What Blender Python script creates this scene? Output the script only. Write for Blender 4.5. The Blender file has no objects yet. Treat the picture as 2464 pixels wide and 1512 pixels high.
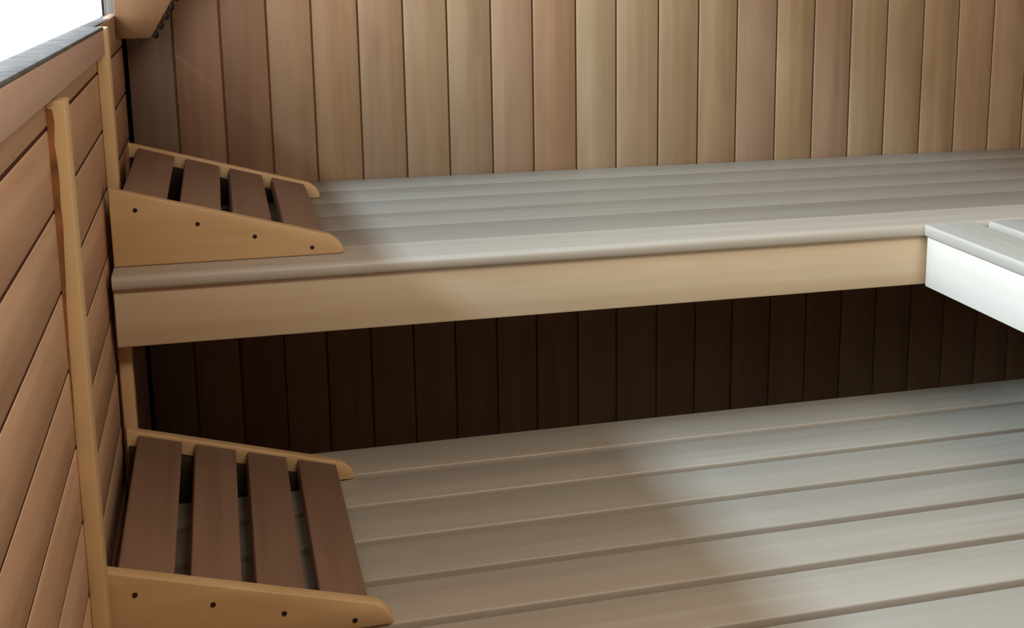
import bpy, bmesh, math, random
from mathutils import Matrix, Vector

random.seed(7)
scene = bpy.context.scene
COL = scene.collection
Z0 = 0.76            # height of the upper bench top above the floor
ZL = Z0 - 0.3576     # lower bench top
XE = 0.008           # furniture stands 8 mm off the left wall
XW = 2.02            # right wall
YF = -3.05           # wall behind the camera
ZC = 2.08            # ceiling

# ------------------------------------------------------------------ materials
def lin(c):
    return tuple(((v/255)/12.92 if v/255 <= 0.04045 else ((v/255+0.055)/1.055)**2.4) for v in c)

def wood(name, dark, light, axis, rough=0.5, streak=1.0, figure=0.35, spec=0.4, mul=(1, 1, 1)):
    """Procedural board: grain stretched along one axis, tinted per board by the
    'tint' colour attribute (alpha is a seed that shifts the grain)."""
    m = bpy.data.materials.new(name); m.use_nodes = True
    nt = m.node_tree; N = nt.nodes; L = nt.links
    lin_m = lambda c: [min(.93, v*k) for v, k in zip(lin(c), mul)]
    b = N['Principled BSDF']
    tc = N.new('ShaderNodeTexCoord'); at = N.new('ShaderNodeAttribute'); at.attribute_name = 'tint'
    oi = N.new('ShaderNodeObjectInfo')
    sd = N.new('ShaderNodeMath'); sd.operation = 'MULTIPLY_ADD'
    L.new(at.outputs['Alpha'], sd.inputs[0]); sd.inputs[1].default_value = 37.0
    sr = N.new('ShaderNodeMath'); sr.operation = 'MULTIPLY'; sr.inputs[1].default_value = 11.0
    L.new(oi.outputs['Random'], sr.inputs[0]); L.new(sr.outputs[0], sd.inputs[2])
    cmb = N.new('ShaderNodeCombineXYZ')
    for i in range(3): L.new(sd.outputs[0], cmb.inputs[i])
    add = N.new('ShaderNodeVectorMath'); add.operation = 'ADD'
    L.new(tc.outputs['Object'], add.inputs[0]); L.new(cmb.outputs[0], add.inputs[1])
    def stretched(along, across):
        mp = N.new('ShaderNodeMapping')
        s = [across]*3; s['XYZ'.index(axis)] = along
        mp.inputs['Scale'].default_value = s
        L.new(add.outputs[0], mp.inputs['Vector']); return mp
    n1 = N.new('ShaderNodeTexNoise'); L.new(stretched(1.2, 55).outputs[0], n1.inputs['Vector'])
    n1.inputs['Scale'].default_value = 1.0; n1.inputs['Detail'].default_value = 4; n1.inputs['Roughness'].default_value = 0.55
    n2 = N.new('ShaderNodeTexNoise'); L.new(stretched(3.0, 16).outputs[0], n2.inputs['Vector'])
    n2.inputs['Scale'].default_value = 1.0; n2.inputs['Detail'].default_value = 3; n2.inputs['Distortion'].default_value = 1.2
    mx = N.new('ShaderNodeMix'); mx.data_type = 'FLOAT'; mx.inputs['Factor'].default_value = figure
    L.new(n1.outputs['Fac'], mx.inputs['A']); L.new(n2.outputs['Fac'], mx.inputs['B'])
    rp = N.new('ShaderNodeValToRGB'); L.new(mx.outputs['Result'], rp.inputs['Fac'])
    w = 0.20/max(streak, .01)
    rp.color_ramp.elements[0].position = max(0, 0.5-w); rp.color_ramp.elements[0].color = (*lin_m(dark), 1)
    rp.color_ramp.elements[1].position = min(1, 0.5+w); rp.color_ramp.elements[1].color = (*lin_m(light), 1)
    ml = N.new('ShaderNodeMix'); ml.data_type = 'RGBA'; ml.blend_type = 'MULTIPLY'; ml.inputs['Factor'].default_value = 1
    L.new(rp.outputs['Color'], ml.inputs['A']); L.new(at.outputs['Color'], ml.inputs['B'])
    L.new(ml.outputs['Result'], b.inputs['Base Color'])
    b.inputs['Roughness'].default_value = rough
    b.inputs['Specular IOR Level'].default_value = spec
    bp = N.new('ShaderNodeBump'); bp.inputs['Strength'].default_value = 0.12; bp.inputs['Distance'].default_value = 0.002
    L.new(n1.outputs['Fac'], bp.inputs['Height']); L.new(bp.outputs['Normal'], b.inputs['Normal'])
    return m

def plain(name, c, rough=0.6, metal=0.0, vary=0.0):
    m = bpy.data.materials.new(name); m.use_nodes = True
    nt = m.node_tree; b = nt.nodes['Principled BSDF']
    b.inputs['Specular IOR Level'].default_value = 0.5*(1-rough); b.inputs['Roughness'].default_value = rough; b.inputs['Metallic'].default_value = metal
    no = nt.nodes.new('ShaderNodeTexNoise'); no.inputs['Scale'].default_value = 35; no.inputs['Detail'].default_value = 5
    tc = nt.nodes.new('ShaderNodeTexCoord'); nt.links.new(tc.outputs['Object'], no.inputs['Vector'])
    rp = nt.nodes.new('ShaderNodeValToRGB'); nt.links.new(no.outputs['Fac'], rp.inputs['Fac'])
    a = lin(c)
    rp.color_ramp.elements[0].position = 0.3; rp.color_ramp.elements[1].position = 0.7
    rp.color_ramp.elements[0].color = (*[v*(1-vary) for v in a], 1); rp.color_ramp.elements[1].color = (*[v*(1+vary) for v in a], 1)
    nt.links.new(rp.outputs['Color'], b.inputs['Base Color'])
    return m

CED_D, CED_L = (168, 128, 98), (206, 170, 136)
M = {
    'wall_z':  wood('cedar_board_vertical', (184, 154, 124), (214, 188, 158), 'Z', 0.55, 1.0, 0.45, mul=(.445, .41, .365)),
    'wall_y':  wood('cedar_board_along_left_wall', (184, 142, 108), (212, 172, 136), 'Y', 0.55, 1.0, 0.4, mul=(1.03, 1.0, 1.02)),
    'front_x': wood('cedar_board_behind', (150, 112, 84), (190, 150, 116), 'X', 0.55),
    'slat_x':  wood('bench_slat_wood', (200, 178, 150), (220, 202, 176), 'X', 0.42, 0.8, 0.3, 0.5, mul=(.73, .76, .81)),
    'slat_y':  wood('side_bench_slat_wood', (200, 178, 150), (220, 202, 176), 'Y', 0.42, 0.8, 0.3, 0.5, mul=(.74, .84, .98)),  # blue-grey shift carries sky sheen of the side bench in its colour
    'fascia_x': wood('fascia_wood', (198, 158, 112), (218, 182, 136), 'X', 0.5, 0.8, 0.35, mul=(.96, 1.1, 1.35)),
    'fascia_y': wood('side_fascia_wood', (240, 234, 222), (248, 244, 236), 'Y', 0.5, 0.8, 0.35, mul=(.80, .75, .68)),  # pale base: glare of window light on this face put into the colour
    'panel_x': wood('backrest_panel_wood', (190, 146, 98), (214, 172, 122), 'X', 0.5, 0.8, 0.5, mul=(1.06, 1.10, 1.15)),
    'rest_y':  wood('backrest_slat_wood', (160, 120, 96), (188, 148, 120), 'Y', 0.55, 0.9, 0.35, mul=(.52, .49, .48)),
    'batten_z': wood('batten_wood', (206, 166, 116), (222, 184, 134), 'Z', 0.5, 0.7, 0.3),
    'leg_z':   wood('leg_wood', (190, 148, 104), (212, 172, 126), 'Z', 0.5, 0.7, 0.3),
    'trim_y':  wood('sill_trim_wood', (190, 152, 132), (212, 176, 154), 'Y', 0.55, 0.7, 0.3),
    'lamp_z':  wood('lamp_shade_wood', (176, 132, 90), (206, 162, 112), 'Z', 0.5, 0.9, 0.4, mul=(.30, .24, .19)),
    'dark':    plain('dark_gap_backing', (26, 20, 16), 0.9),
    'joint_shade_left': plain('joint_shade_dark', (84, 54, 38), 0.9),  # groove shadow of the left wall as a flat dark colour
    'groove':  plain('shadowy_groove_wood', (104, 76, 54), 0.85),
    'gap_shade_block':   plain('gap_shade_dark', (58, 42, 31), 0.85, 0, 0.15),  # dark colour standing in for shade between the backrest slats
    'screw':   plain('screw_head', (58, 46, 38), 0.45, 0.6),
    'lace':    plain('dark_lacing', (30, 22, 16), 0.95, 0, 0.3),
    'sill':    plain('grey_sill', (108, 103, 98), 0.85, 0, 0.3),
    'frame':   plain('grey_window_frame', (120, 112, 104), 0.6, 0, 0.1),
    'bark':    plain('bark_stain', (146, 96, 58), 0.8, 0, 0.45),
    'white':   plain('lamp_holder_white', (225, 222, 214), 0.4),
}

def glass():
    m = bpy.data.materials.new('window_glass'); m.use_nodes = True
    nt = m.node_tree; N = nt.nodes; L = nt.links
    N.remove(N['Principled BSDF'])
    tr = N.new('ShaderNodeBsdfTransparent'); gl = N.new('ShaderNodeBsdfGlossy'); gl.inputs['Roughness'].default_value = 0.02
    mx = N.new('ShaderNodeMixShader')
    mx.inputs['Fac'].default_value = 0.05; L.new(tr.outputs[0], mx.inputs[1]); L.new(gl.outputs[0], mx.inputs[2])
    L.new(mx.outputs[0], N['Material Output'].inputs['Surface'])
    return m
M['glass'] = glass()

# ------------------------------------------------------------------ mesh helpers
class MB:
    """Collects bevelled boards and prisms; build() links them as ONE mesh object."""
    def __init__(s):
        s.bm = bmesh.new(); s.lay = s.bm.loops.layers.float_color.new('tint')
    def _merge(s, b2, tint):
        lay = b2.loops.layers.float_color.new('tint')
        t = (*tint[:3], random.random())
        for f in b2.faces:
            for l in f.loops: l[lay] = t
        me = bpy.data.meshes.new('tmp'); b2.to_mesh(me); b2.free()
        s.bm.from_mesh(me); bpy.data.meshes.remove(me)
    def box(s, x0, x1, y0, y1, z0, z1, bev=0.003, seg=2, tint=(1, 1, 1), mat=None):
        b = bmesh.new(); bmesh.ops.create_cube(b, size=1)
        for v in b.verts:
            v.co = Vector((x0+(v.co.x+.5)*(x1-x0), y0+(v.co.y+.5)*(y1-y0), z0+(v.co.z+.5)*(z1-z0)))
        if bev: bmesh.ops.bevel(b, geom=list(b.edges), offset=bev, segments=seg, profile=0.5, affect='EDGES')
        if mat is not None: bmesh.ops.transform(b, matrix=mat, verts=b.verts)
        s._merge(b, tint); return s
    def prism(s, pts, axis, a0, a1, bev=0.003, tint=(1, 1, 1), seg=2):
        """Extrude a 2-D outline along 'Y' (pts are x,z), 'X' (pts are y,z) or 'Z' (pts are x,y)."""
        def P(p, a):
            return {'Y': (p[0], a, p[1]), 'X': (a, p[0], p[1]), 'Z': (p[0], p[1], a)}[axis]
        b = bmesh.new()
        A = [b.verts.new(P(p, a0)) for p in pts]; B = [b.verts.new(P(p, a1)) for p in pts]
        b.faces.new(A); b.faces.new(list(reversed(B)))
        n = len(pts)
        for i in range(n): b.faces.new((A[i], B[i], B[(i+1) % n], A[(i+1) % n]))
        bmesh.ops.recalc_face_normals(b, faces=b.faces)
        if bev:
            es = [e for e in b.edges if e.calc_face_angle(0) > 0.5]
            bmesh.ops.bevel(b, geom=es, offset=bev, segments=seg, profile=0.5, affect='EDGES')
        s._merge(b, tint); return s
    def disc(s, c, r, depth, axis='Y', seg=16, tint=(1, 1, 1)):
        b = bmesh.new()
        bmesh.ops.create_cone(b, cap_ends=True, segments=seg, radius1=r, radius2=r*0.8, depth=depth)
        rot = {'Y': Matrix.Rotation(math.pi/2, 4, 'X'), 'X': Matrix.Rotation(math.pi/2, 4, 'Y'), 'Z': Matrix.Identity(4)}[axis]
        bmesh.ops.transform(b, matrix=Matrix.Translation(c) @ rot, verts=b.verts)
        s._merge(b, tint); return s
    def build(s, name, mat, parent=None, smooth=True):
        me = bpy.data.meshes.new(name); s.bm.to_mesh(me); s.bm.free()
        me.materials.append(mat)
        if smooth:
            for p in me.polygons: p.use_smooth = True
            try: me.set_sharp_from_angle(angle=math.radians(50))
            except Exception: pass
        o = bpy.data.objects.new(name, me); COL.objects.link(o)
        if parent: o.parent = parent
        return o

def thing(name, label, cat, loc=(0, 0, 0), group=None):
    o = bpy.data.objects.new(name, None); COL.objects.link(o)
    o.location = loc; o['label'] = label; o['category'] = cat
    if group: o['group'] = group
    return o
def tag(o, label, cat, group=None):
    o['label'] = label; o['category'] = cat
    if group: o['group'] = group
    return o
def struct(o):
    o['kind'] = 'structure'; return o
def t(v, warm=0.0):
    return (v*(1+warm), v, v*(1-warm))

# ------------------------------------------------------------------ back wall: vertical cedar boards
B = [0.006, 0.0894, 0.1764, 0.2629, 0.3475, 0.4366, 0.5250, 0.6126, 0.7019, 0.7886, 0.8803, 0.9676, 1.0609,
     1.1510, 1.2393, 1.3318, 1.4210, 1.5100, 1.5985, 1.6896, 1.7785, 1.8694, 1.9584, XW]
TB = [(.69, .64, .64), (.95, .69, .60), (.79, .55, .44), (1.0, .83, .68), (.98, .79, .61), (.86, .70, .58), (.93, .82, .68),  # board tones, with lamp shadow at left and brighter light at right tinted in
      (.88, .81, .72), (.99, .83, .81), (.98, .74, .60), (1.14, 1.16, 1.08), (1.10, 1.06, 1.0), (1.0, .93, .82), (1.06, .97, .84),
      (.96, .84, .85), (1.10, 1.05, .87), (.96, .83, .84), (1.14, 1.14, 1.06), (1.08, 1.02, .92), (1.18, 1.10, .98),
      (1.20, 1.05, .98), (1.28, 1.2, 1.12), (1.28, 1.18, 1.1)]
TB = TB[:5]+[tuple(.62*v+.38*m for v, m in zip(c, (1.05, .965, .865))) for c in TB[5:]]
w = MB()
for i in range(len(B)-1):
    w.box(B[i]+.0014, B[i+1]-.0014, 0, .014, 0, ZC, .0022, 2, TB[i])
wb = struct(w.build('wall_back', M['wall_z']))
w = MB().box(-.026, XW+.08, .014, .08, 0, ZC, 0)
struct(w.build('backing', M['dark'], wb))
struct(MB().box(.010, XW, .0055, .0145, 0, ZC, 0).build('joint_backing', M['groove'], wb))

# ------------------------------------------------------------------ left wall: horizontal boards round the window
GP = 0.08645; ZG = Z0+0.2748
WY0, WY1 = -2.45, -0.066     # window opening along the wall
SZ = Z0+0.338; WZ1 = Z0+1.18
w = MB()
edges = sorted([ZG-j*GP for j in range(-14, 13)])
edges = [0.0]+[e for e in edges if 0.02 < e < ZC-.02]+[ZC]
for a, b in zip(edges[:-1], edges[1:]):
    lo, hi = a+.0026, b-.0026
    tn = t(random.uniform(.90, 1.04), random.uniform(-.01, .03))
    segs = []
    if hi <= SZ+.001 or lo >= WZ1: segs = [(YF, -.010, lo, hi)]
    else:
        if lo < SZ: segs.append((WY0, WY1, lo, SZ))
        if hi > WZ1: segs.append((WY0, WY1, WZ1, hi))
        segs += [(YF, WY0, lo, hi), (WY1, -.010, lo, hi)]
    for (y0, y1, z0, z1) in segs:
        if z1-z0 > .006: w.box(-.014, 0, y0, y1, z0, z1, .0007, 1, tn)
wl = struct(w.build('wall_left', M['wall_y']))
w = MB()
w.box(-.026, -.014, YF, .08, 0, SZ-.004, 0); w.box(-.026, -.014, YF, .08, WZ1+.004, ZC, 0)
w.box(-.026, -.014, YF, WY0, SZ-.004, WZ1+.004, 0); w.box(-.026, -.014, WY1, .08, SZ-.004, WZ1+.004, 0)
struct(w.build('backing', M['dark'], wl))
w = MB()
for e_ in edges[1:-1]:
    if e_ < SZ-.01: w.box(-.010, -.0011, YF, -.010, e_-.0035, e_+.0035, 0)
struct(w.build('joint_backing', M['joint_shade_left'], wl))  # near-flush dark strips, their colour imitates shadow in the board joints

# window: grey sill, grey frame, one clear pane
SL = -0.0095   # the sill and the trim under it fall slightly towards the back wall
def zs(z, y, sl=SL): return z + sl*(y+.6)
def sloped(mb, x0, x1, ya, yb, z0, z1, bev=.002, tint=(1, 1, 1), sl=SL):
    b = bmesh.new(); bmesh.ops.create_cube(b, size=1)
    for v in b.verts:
        y = ya+(v.co.y+.5)*(yb-ya); z = z0 if v.co.z < 0 else z1
        v.co = Vector((x0+(v.co.x+.5)*(x1-x0), y, zs(z, y, sl)))
    if bev: bmesh.ops.bevel(b, geom=list(b.edges), offset=bev, segments=2, profile=.5, affect='EDGES')
    mb._merge(b, tint); return mb
wm = MB()
sloped(wm, -.0215, .0128, WY0-.01, -.580, Z0+.338, Z0+.3428, .001, sl=-.0139)
sloped(wm, -.0215, -.0008, -.580, WY1+.02, Z0+.338, Z0+.3428, .001, sl=-.0139)
win = struct(wm.build('window_1', M['sill']))
fr = MB()
fr.box(-.0215, .001, WY0, WY1, WZ1-.03, WZ1, .002)
fr.box(-.0215, .001, WY0, WY0+.03, Z0+.345, WZ1, .002); fr.box(-.0215, .001, WY1-.004, WY1+.02, Z0+.335, WZ1, .001)
fr.build('window_frame', M['frame'], win)
MB().box(-.0205, -.0185, WY0+.02, WY1-.004, Z0+.336, WZ1-.02, 0).build('pane', M['glass'], win)

# trim board below the sill, and the board edge over the window
tr = struct(sloped(MB(), 0.0, .0125, -2.7, -.578, Z0+.302, Z0+.3425, .002).build('trim_1', M['trim_y']))

# ------------------------------------------------------------------ vertical battens on the left wall
def batten(y, th, z0, z1, lean, label, bark=False):
    r = thing('wall_batten', label, 'batten', (0, y, z0))
    m = MB().box(0, th, 0, .042, 0, z1-z0, .0018, 2)
    for v in m.bm.verts: v.co.x += lean*(z1-z0-v.co.z) if v.co.x > th/2 else 0
    m.build('strip', M['batten_z'], r)
    if bark:   # waney brown edge left on the wall side of the face
        pts = [(0.0, .30), (.0062, .298), (.0075, .285), (.0055, .262), (.0068, .245), (.0075, .225), (.0064, .20), (.0072, .18),
               (.0058, .15), (.0048, .12), (.0034, .09), (.0024, .05), (.0018, -.02), (.0, -.05)]
        q = [(p[0], p[1]+Z0-z0-.004) for p in pts]
        k = MB().prism(q, 'Y', -.0012, .0005, 0)
        o = k.build('bark_edge', M['bark'], r); o['label'] = 'brown bark stained edge'
    return r
batten(-1.215, .0188, Z0-.50, Z0+.3025, -.004, 'pale vertical batten with a brown bark edge on the left board wall', True)
batten(-.578, .0175, Z0-.02, Z0+.3405, -.004, 'pale plain vertical batten under the corner lamp, ending at the upper backrest')

# ------------------------------------------------------------------ benches
PITCH = 0.1235
def nosing_profile(y0, y1, z0, z1, r=.009):
    """outline in (y, z): square at y1 (back), rounded at y0 (front)."""
    pts = [(y1, z0), (y1, z1)]
    for k in range(7):
        a = math.pi/2*k/6
        pts.append((y0+r-r*math.sin(a), z1-r+r*math.cos(a)))
    pts += [(y0, z0+.004), (y0+.004, z0)]
    return pts

def upper_bench():
    r = thing('sauna_bench', 'long upper sauna bench along the back wall with pale slats and a deep front board', 'bench', (XE, 0, 0))
    X1 = XW-.006-XE
    y = -.004
    for e in (-.115, -.2385, -.362, -.4855, -.6115):
        MB().box(0, X1, e, y, Z0-.021, Z0, .0018, 2, t(random.uniform(.61, .67))).build('slat', M['slat_x'], r)
        y = e-.0045
    MB().prism(nosing_profile(-.7254, -.6155, Z0-.0213, Z0), 'X', 0, X1, 0).build('nosing', M['slat_x'], r)
    MB().box(0, X1, -.7139, -.692, Z0-.1080, Z0-.0213, .002).build('front_board', M['fascia_x'], r)
    # cross bearers under the slats, wall ledger and posts
    for x in (.05, .68, 1.28, X1-.05):
        MB().box(x-.019, x+.019, -.690, -.03, Z0-.075, Z0-.0215, .002).build('bearer', M['leg_z'], r)
    MB().box(0, X1, -.030, -.001, Z0-.09, Z0-.0215, .002).build('ledger', M['leg_z'], r)
    MB().box(-.0035, .0145, -.6705, -.640, ZL+.0005, Z0-.0215, .0015).build('leg', M['leg_z'], r)
    return r
upper_bench()

def side_bench():
    r = thing('sauna_bench', 'bright upper sauna bench on the right, slats at right angles to the back wall', 'bench', (1.298, -.727, 0))
    Y1 = -1.75
    # nosing: rounded edge faces the room (-x)
    prof = [(p[0], p[1]) for p in nosing_profile(0, .090, Z0-.0213, Z0, .004)]
    MB().prism(prof, 'Y', Y1, 0, 0).build('nosing', M['slat_y'], r)
    MB().box(.0055, .0275, Y1, 0, Z0-.1080, Z0-.0213, .0015).build('front_board', M['fascia_y'], r)
    x = .122
    while x < .70:
        MB().box(x, min(x+.104, XW-.006-1.298), Y1, 0, Z0-.021, Z0, .0035, 3, t(random.uniform(.97, 1.02))).build('slat', M['slat_y'], r)
        x += PITCH
    for y in (-.08, -.9, Y1+.05):
        MB().box(.0275, .70, y-.019, y+.019, Z0-.075, Z0-.0215, .002).build('bearer', M['leg_z'], r)
    for y in (Y1+.05,):
        MB().box(.03, .07, y-.035, y-.0195, 0.0, Z0-.0215, .002).build('leg', M['leg_z'], r)
        MB().box(.66, .70, y-.035, y-.0195, 0.0, Z0-.0215, .002).build('leg', M['leg_z'], r)
    return r
side_bench()

def lower_bench():
    r = thing('sauna_bench', 'wide lower sauna bench of pale spaced slats filling the foreground', 'bench', (XE, 0, 0))
    X1 = XW-.006-XE
    L1 = .6693; GAPW = .0185
    fronts = [-(L1+i*PITCH) for i in range(7)]
    backs = [-.5591]+[f-GAPW for f in fronts[:-1]]
    for f, b in zip(fronts, backs):
        MB().box(0, X1, f, b, ZL-.024, ZL, .0035, 3, t(random.uniform(.95, 1.03), random.uniform(-.005, .012))).build('slat', M['slat_x'], r)
    fy = fronts[-1]
    for x in (.06, .70, 1.34, X1-.06):
        MB().box(x-.02, x+.02, fy+.03, -.57, ZL-.09, ZL-.0242, .002).build('bearer', M['leg_z'], r)
        MB().box(x-.02, x+.02, fy+.03, fy+.07, 0, ZL-.0905, .002).build('leg', M['leg_z'], r)
        MB().box(x-.02, x+.02, -.63, -.59, 0, ZL-.0905, .002).build('leg', M['leg_z'], r)
    MB().box(0, X1, fy+.004, fy+.027, ZL-.110, ZL-.0242, .002).build('front_board', M['fascia_x'], r)
    return r
lower_bench()

# ------------------------------------------------------------------ wedge backrests
TLZ, TIP, TTX, TTZ, WID = .1164, .3284, .3093, .0297, .4954
SLOPE = math.atan2(TLZ-TTZ, TTX)
def make_backrest(label, loc):
    r = thing('sloping_backrest', label, 'backrest', loc, 'wedge backrests at the left end of the benches')
    out = [(0, .0005), (TIP-.004, .0005), (TIP, .004), (TIP-.002, .012), (TIP-.008, .021), (TTX, TTZ), (0, TLZ)]
    MB().prism(out, 'Y', 0, .021, .0018).build('side_panel', M['panel_x'], r)
    MB().prism(out, 'Y', WID-.019, WID, .0018).build('side_panel', M['panel_x'], r)
    ca = math.cos(SLOPE)
    for (x0, x1) in ((.018, .079), (.097, .1545), (.171, .2275), (.2445, .3015)):
        m = Matrix.Translation((0, 0, TLZ)) @ Matrix.Rotation(SLOPE, 4, 'Y')
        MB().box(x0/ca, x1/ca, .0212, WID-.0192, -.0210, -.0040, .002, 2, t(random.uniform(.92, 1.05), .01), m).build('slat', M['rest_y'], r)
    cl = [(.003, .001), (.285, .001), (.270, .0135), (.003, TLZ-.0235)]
    MB().prism(cl, 'Y', WID-.040, WID-.0192, .001).build('gap_shade_block', M['gap_shade_block'], r)  # added dark block, imitates shade deep in the slat gaps
    for (x, z) in ((.0347, .0834), (.1193, .0583), (.1991, .0344), (.2815, .0124)):
        MB().disc((x, -.0004, z), .0034, .0016).build('screw', M['screw'], r)
    return r
proto = make_backrest('sloping slatted backrest on the upper bench, against the left wall', (XE, -.6667, Z0))
lo = proto.copy(); COL.objects.link(lo)
lo.location = (XE, -1.1667, ZL)
lo['label'] = 'sloping slatted backrest on the lower bench, in front of the left wall'
for ch in list(proto.children):
    c = ch.copy(); COL.objects.link(c); c.parent = lo

# ------------------------------------------------------------------ corner lamp shade
def lamp_shade():
    r = thing('lamp_shade', 'wooden lamp shade with dark laced edge high in the left corner', 'lamp', (0, 0, Z0+.297))
    H = .22
    # front panel: bottom edge from the left wall to the right, right edge leaning outwards as it rises
    def xr(z): return .0575+.60*z
    A, Bq = (-.0005, -.150), (1.0, -.140)
    def P(x, z, d): return Vector((x, -.150+.10*x+d, z))
    b = bmesh.new()
    vs = []
    for d in (0, .010):
        vs.append([b.verts.new(P(*c, d)) for c in ((0, 0), (xr(0), 0), (xr(H), H), (0, H))])
    b.faces.new(vs[0]); b.faces.new(list(reversed(vs[1])))
    for i in range(4): b.faces.new((vs[0][i], vs[1][i], vs[1][(i+1) % 4], vs[0][(i+1) % 4]))
    bmesh.ops.recalc_face_normals(b, faces=b.faces)
    bmesh.ops.bevel(b, geom=list(b.edges), offset=.0015, segments=2, profile=.5, affect='EDGES')
    m = MB(); m._merge(b, (1, 1, 1)); m.build('front_panel', M['lamp_z'], r)
    # side panel back to the wall
    b = bmesh.new(); vs = []
    for d in (-.010, 0):
        vs.append([b.verts.new(Vector((x+d, y, z))) for (x, y, z) in
                   ((xr(0)+.001, -.131, 0), (xr(0)+.005, .001, 0), (xr(H)+.005, .001, H), (xr(H)+.001, -.119, H))])
    b.faces.new(vs[0]); b.faces.new(list(reversed(vs[1])))
    for i in range(4): b.faces.new((vs[0][i], vs[1][i], vs[1][(i+1) % 4], vs[0][(i+1) % 4]))
    bmesh.ops.recalc_face_normals(b, faces=b.faces)
    m = MB(); m._merge(b, (.75, .75, .75)); m.build('side_panel', M['lamp_z'], r)
    # knotted lacing along the slanted edge
    k = MB()
    for i in range(13):
        z = .006+i*.0165
        bb = bmesh.new(); bmesh.ops.create_icosphere(bb, subdivisions=2, radius=.0054)
        c = P(xr(z)+.0052, z, .003)
        bmesh.ops.transform(bb, matrix=Matrix.Translation(c) @ Matrix.Diagonal((.9, 1.0, 1.35, 1)), verts=bb.verts)
        k._merge(bb, (1, 1, 1))
    o = k.build('lacing', M['lace'], r); o['label'] = 'dark knotted lacing on the slanted edge'
    return r
lamp_shade()

# ------------------------------------------------------------------ rest of the room (behind and beside the camera)
w = MB(); y = YF
while y < -.005:
    y1 = min(y+.089, -.001); w.box(XW, XW+.014, y+.002, y1-.002, 0, ZC, .003, 1, t(random.uniform(.88, 1.02))); y = y1
wr = struct(w.build('wall_right', M['wall_z']))
struct(MB().box(XW+.014, XW+.08, YF-.08, .08, 0, ZC, 0).build('backing', M['dark'], wr))
w = MB(); z = 0
while z < ZC-.01:
    z1 = min(z+.089, ZC); w.box(-.014, XW, YF-.014, YF, z+.002, z1-.002, .003, 1, t(random.uniform(.88, 1.02))); z = z1
wf = struct(w.build('wall_front', M['front_x']))
struct(MB().box(-.026, XW+.08, YF-.08, YF-.014, 0, ZC, 0).build('backing', M['dark'], wf))
w = MB(); x = -.014
while x < XW:
    x1 = min(x+.12, XW+.014); w.box(x+.002, x1-.002, YF, 0, -.02, 0, .003, 1, t(random.uniform(1.25, 1.35))); x = x1
struct(w.build('floor', M['slat_y']))
struct(MB().box(-.1, XW+.08, YF-.08, .08, -.06, -.02, 0).build('subfloor', M['dark'])); bpy.data.objects['subfloor'].name = 'floor_base'
bpy.data.objects['floor_base'].parent = bpy.data.objects['floor']
w = MB(); x = -.10
while x < XW:
    x1 = min(x+.10, XW+.08); w.box(x+.001, x1-.001, YF-.08, .08, ZC, ZC+.02, .003, 1, t(random.uniform(.9, 1.02))); x = x1
struct(w.build('ceiling', M['slat_y']))

# ------------------------------------------------------------------ light
world = bpy.data.worlds.new('overcast_sky'); scene.world = world; world.use_nodes = True
nt = world.node_tree; N = nt.nodes; L = nt.links
bg = N['Background']
tc = N.new('ShaderNodeTexCoord'); sp = N.new('ShaderNodeSeparateXYZ'); L.new(tc.outputs['Generated'], sp.inputs[0])
rp = N.new('ShaderNodeValToRGB')
mr = N.new('ShaderNodeMapRange'); mr.inputs['From Min'].default_value = -1; mr.inputs['From Max'].default_value = 1
L.new(sp.outputs['Z'], mr.inputs['Value']); L.new(mr.outputs['Result'], rp.inputs['Fac'])
e = rp.color_ramp.elements        # bright hazy horizon under a dark eave, pale ground
e[0].position = 0.0; e[0].color = (.16, .17, .18, 1)
e[1].position = .76; e[1].color = (.05, .06, .075, 1)
for p_, c_ in ((.485, (.17, .18, .19, 1)), (.50, (.90, .96, 1, 1)), (.70, (.86, .95, 1, 1))):
    k = e.new(p_); k.color = c_
L.new(rp.outputs['Color'], bg.inputs['Color']); bg.inputs['Strength'].default_value = 10.0

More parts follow.
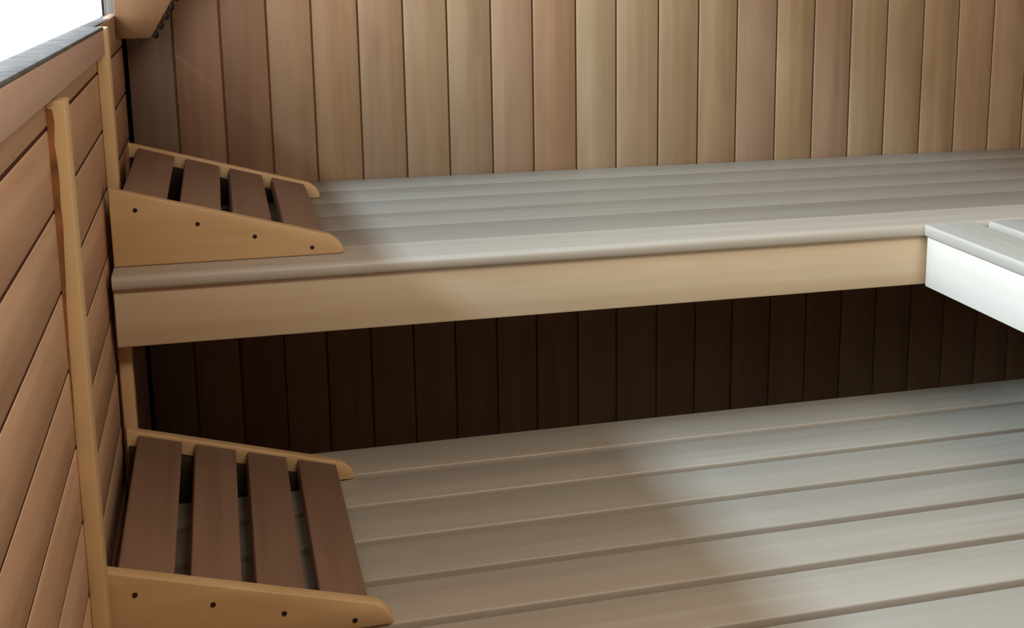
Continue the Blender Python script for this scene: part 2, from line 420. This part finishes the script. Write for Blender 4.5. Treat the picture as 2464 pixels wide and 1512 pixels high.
def area(name, loc, target, sx, sy, energy, color=(1, 1, 1), portal=False):
    l = bpy.data.lights.new(name, 'AREA'); l.shape = 'RECTANGLE'; l.size = sx; l.size_y = sy
    l.energy = energy; l.color = color
    if portal: l.cycles.is_portal = True
    o = bpy.data.objects.new(name, l); COL.objects.link(o); o.location = loc
    d = (Vector(target)-Vector(loc)).normalized()
    o.rotation_euler = d.to_track_quat('-Z', 'Y').to_euler()
    return o
area('window_portal', (-.029, (WY0+WY1)/2, (SZ+WZ1)/2), (1, (WY0+WY1)/2, (SZ+WZ1)/2), WY1-WY0, WZ1-SZ, 1, portal=True)
el = math.radians(41.5); D = 4.0
P0 = Vector((.0, -1.5, Z0+.345))
src = P0+Vector((-math.cos(el)*D, 0, math.sin(el)*D))
area('bright_sky_patch', src, P0, 3.2, .30, 400, (.50, .74, 1.0))
area('ceiling_fill', (.9, -2.05, ZC-.04), (.9, -.9, .6), 1.1, .5, 21, (1.0, .95, .85))

# ------------------------------------------------------------------ camera (solved from the photograph)
W_, H_ = 2464, 1512
cx, cy, cz = 0.17256, -2.68104, 0.4572+Z0
yaw, pitch, roll = -0.3039, -0.21022, 0.00316
f, px, py = 3189.03, 1531.97, 556.01
fw = Vector((-math.sin(yaw)*math.cos(pitch), math.cos(yaw)*math.cos(pitch), math.sin(pitch)))
rt = Vector((math.cos(yaw), math.sin(yaw), 0)); up = rt.cross(fw)
r2 = math.cos(roll)*rt+math.sin(roll)*up; u2 = -math.sin(roll)*rt+math.cos(roll)*up
cam = bpy.data.cameras.new('camera'); co = bpy.data.objects.new('camera', cam); COL.objects.link(co)
mw = Matrix((r2, u2, -fw)).transposed().to_4x4(); mw.translation = (cx, cy, cz)
co.matrix_world = mw
cam.sensor_fit = 'HORIZONTAL'; cam.sensor_width = 36.0; cam.lens = f*36/W_
cam.shift_x = (W_/2-px)/W_; cam.shift_y = (py-H_/2)/W_
cam.clip_start = 0.02
scene.camera = co

scene.view_settings.view_transform = 'Standard'
scene.view_settings.look = 'None'
scene.view_settings.exposure = 0.0
scene.cycles.use_denoising = True
scene.cycles.max_bounces = 16
scene.cycles.diffuse_bounces = 12
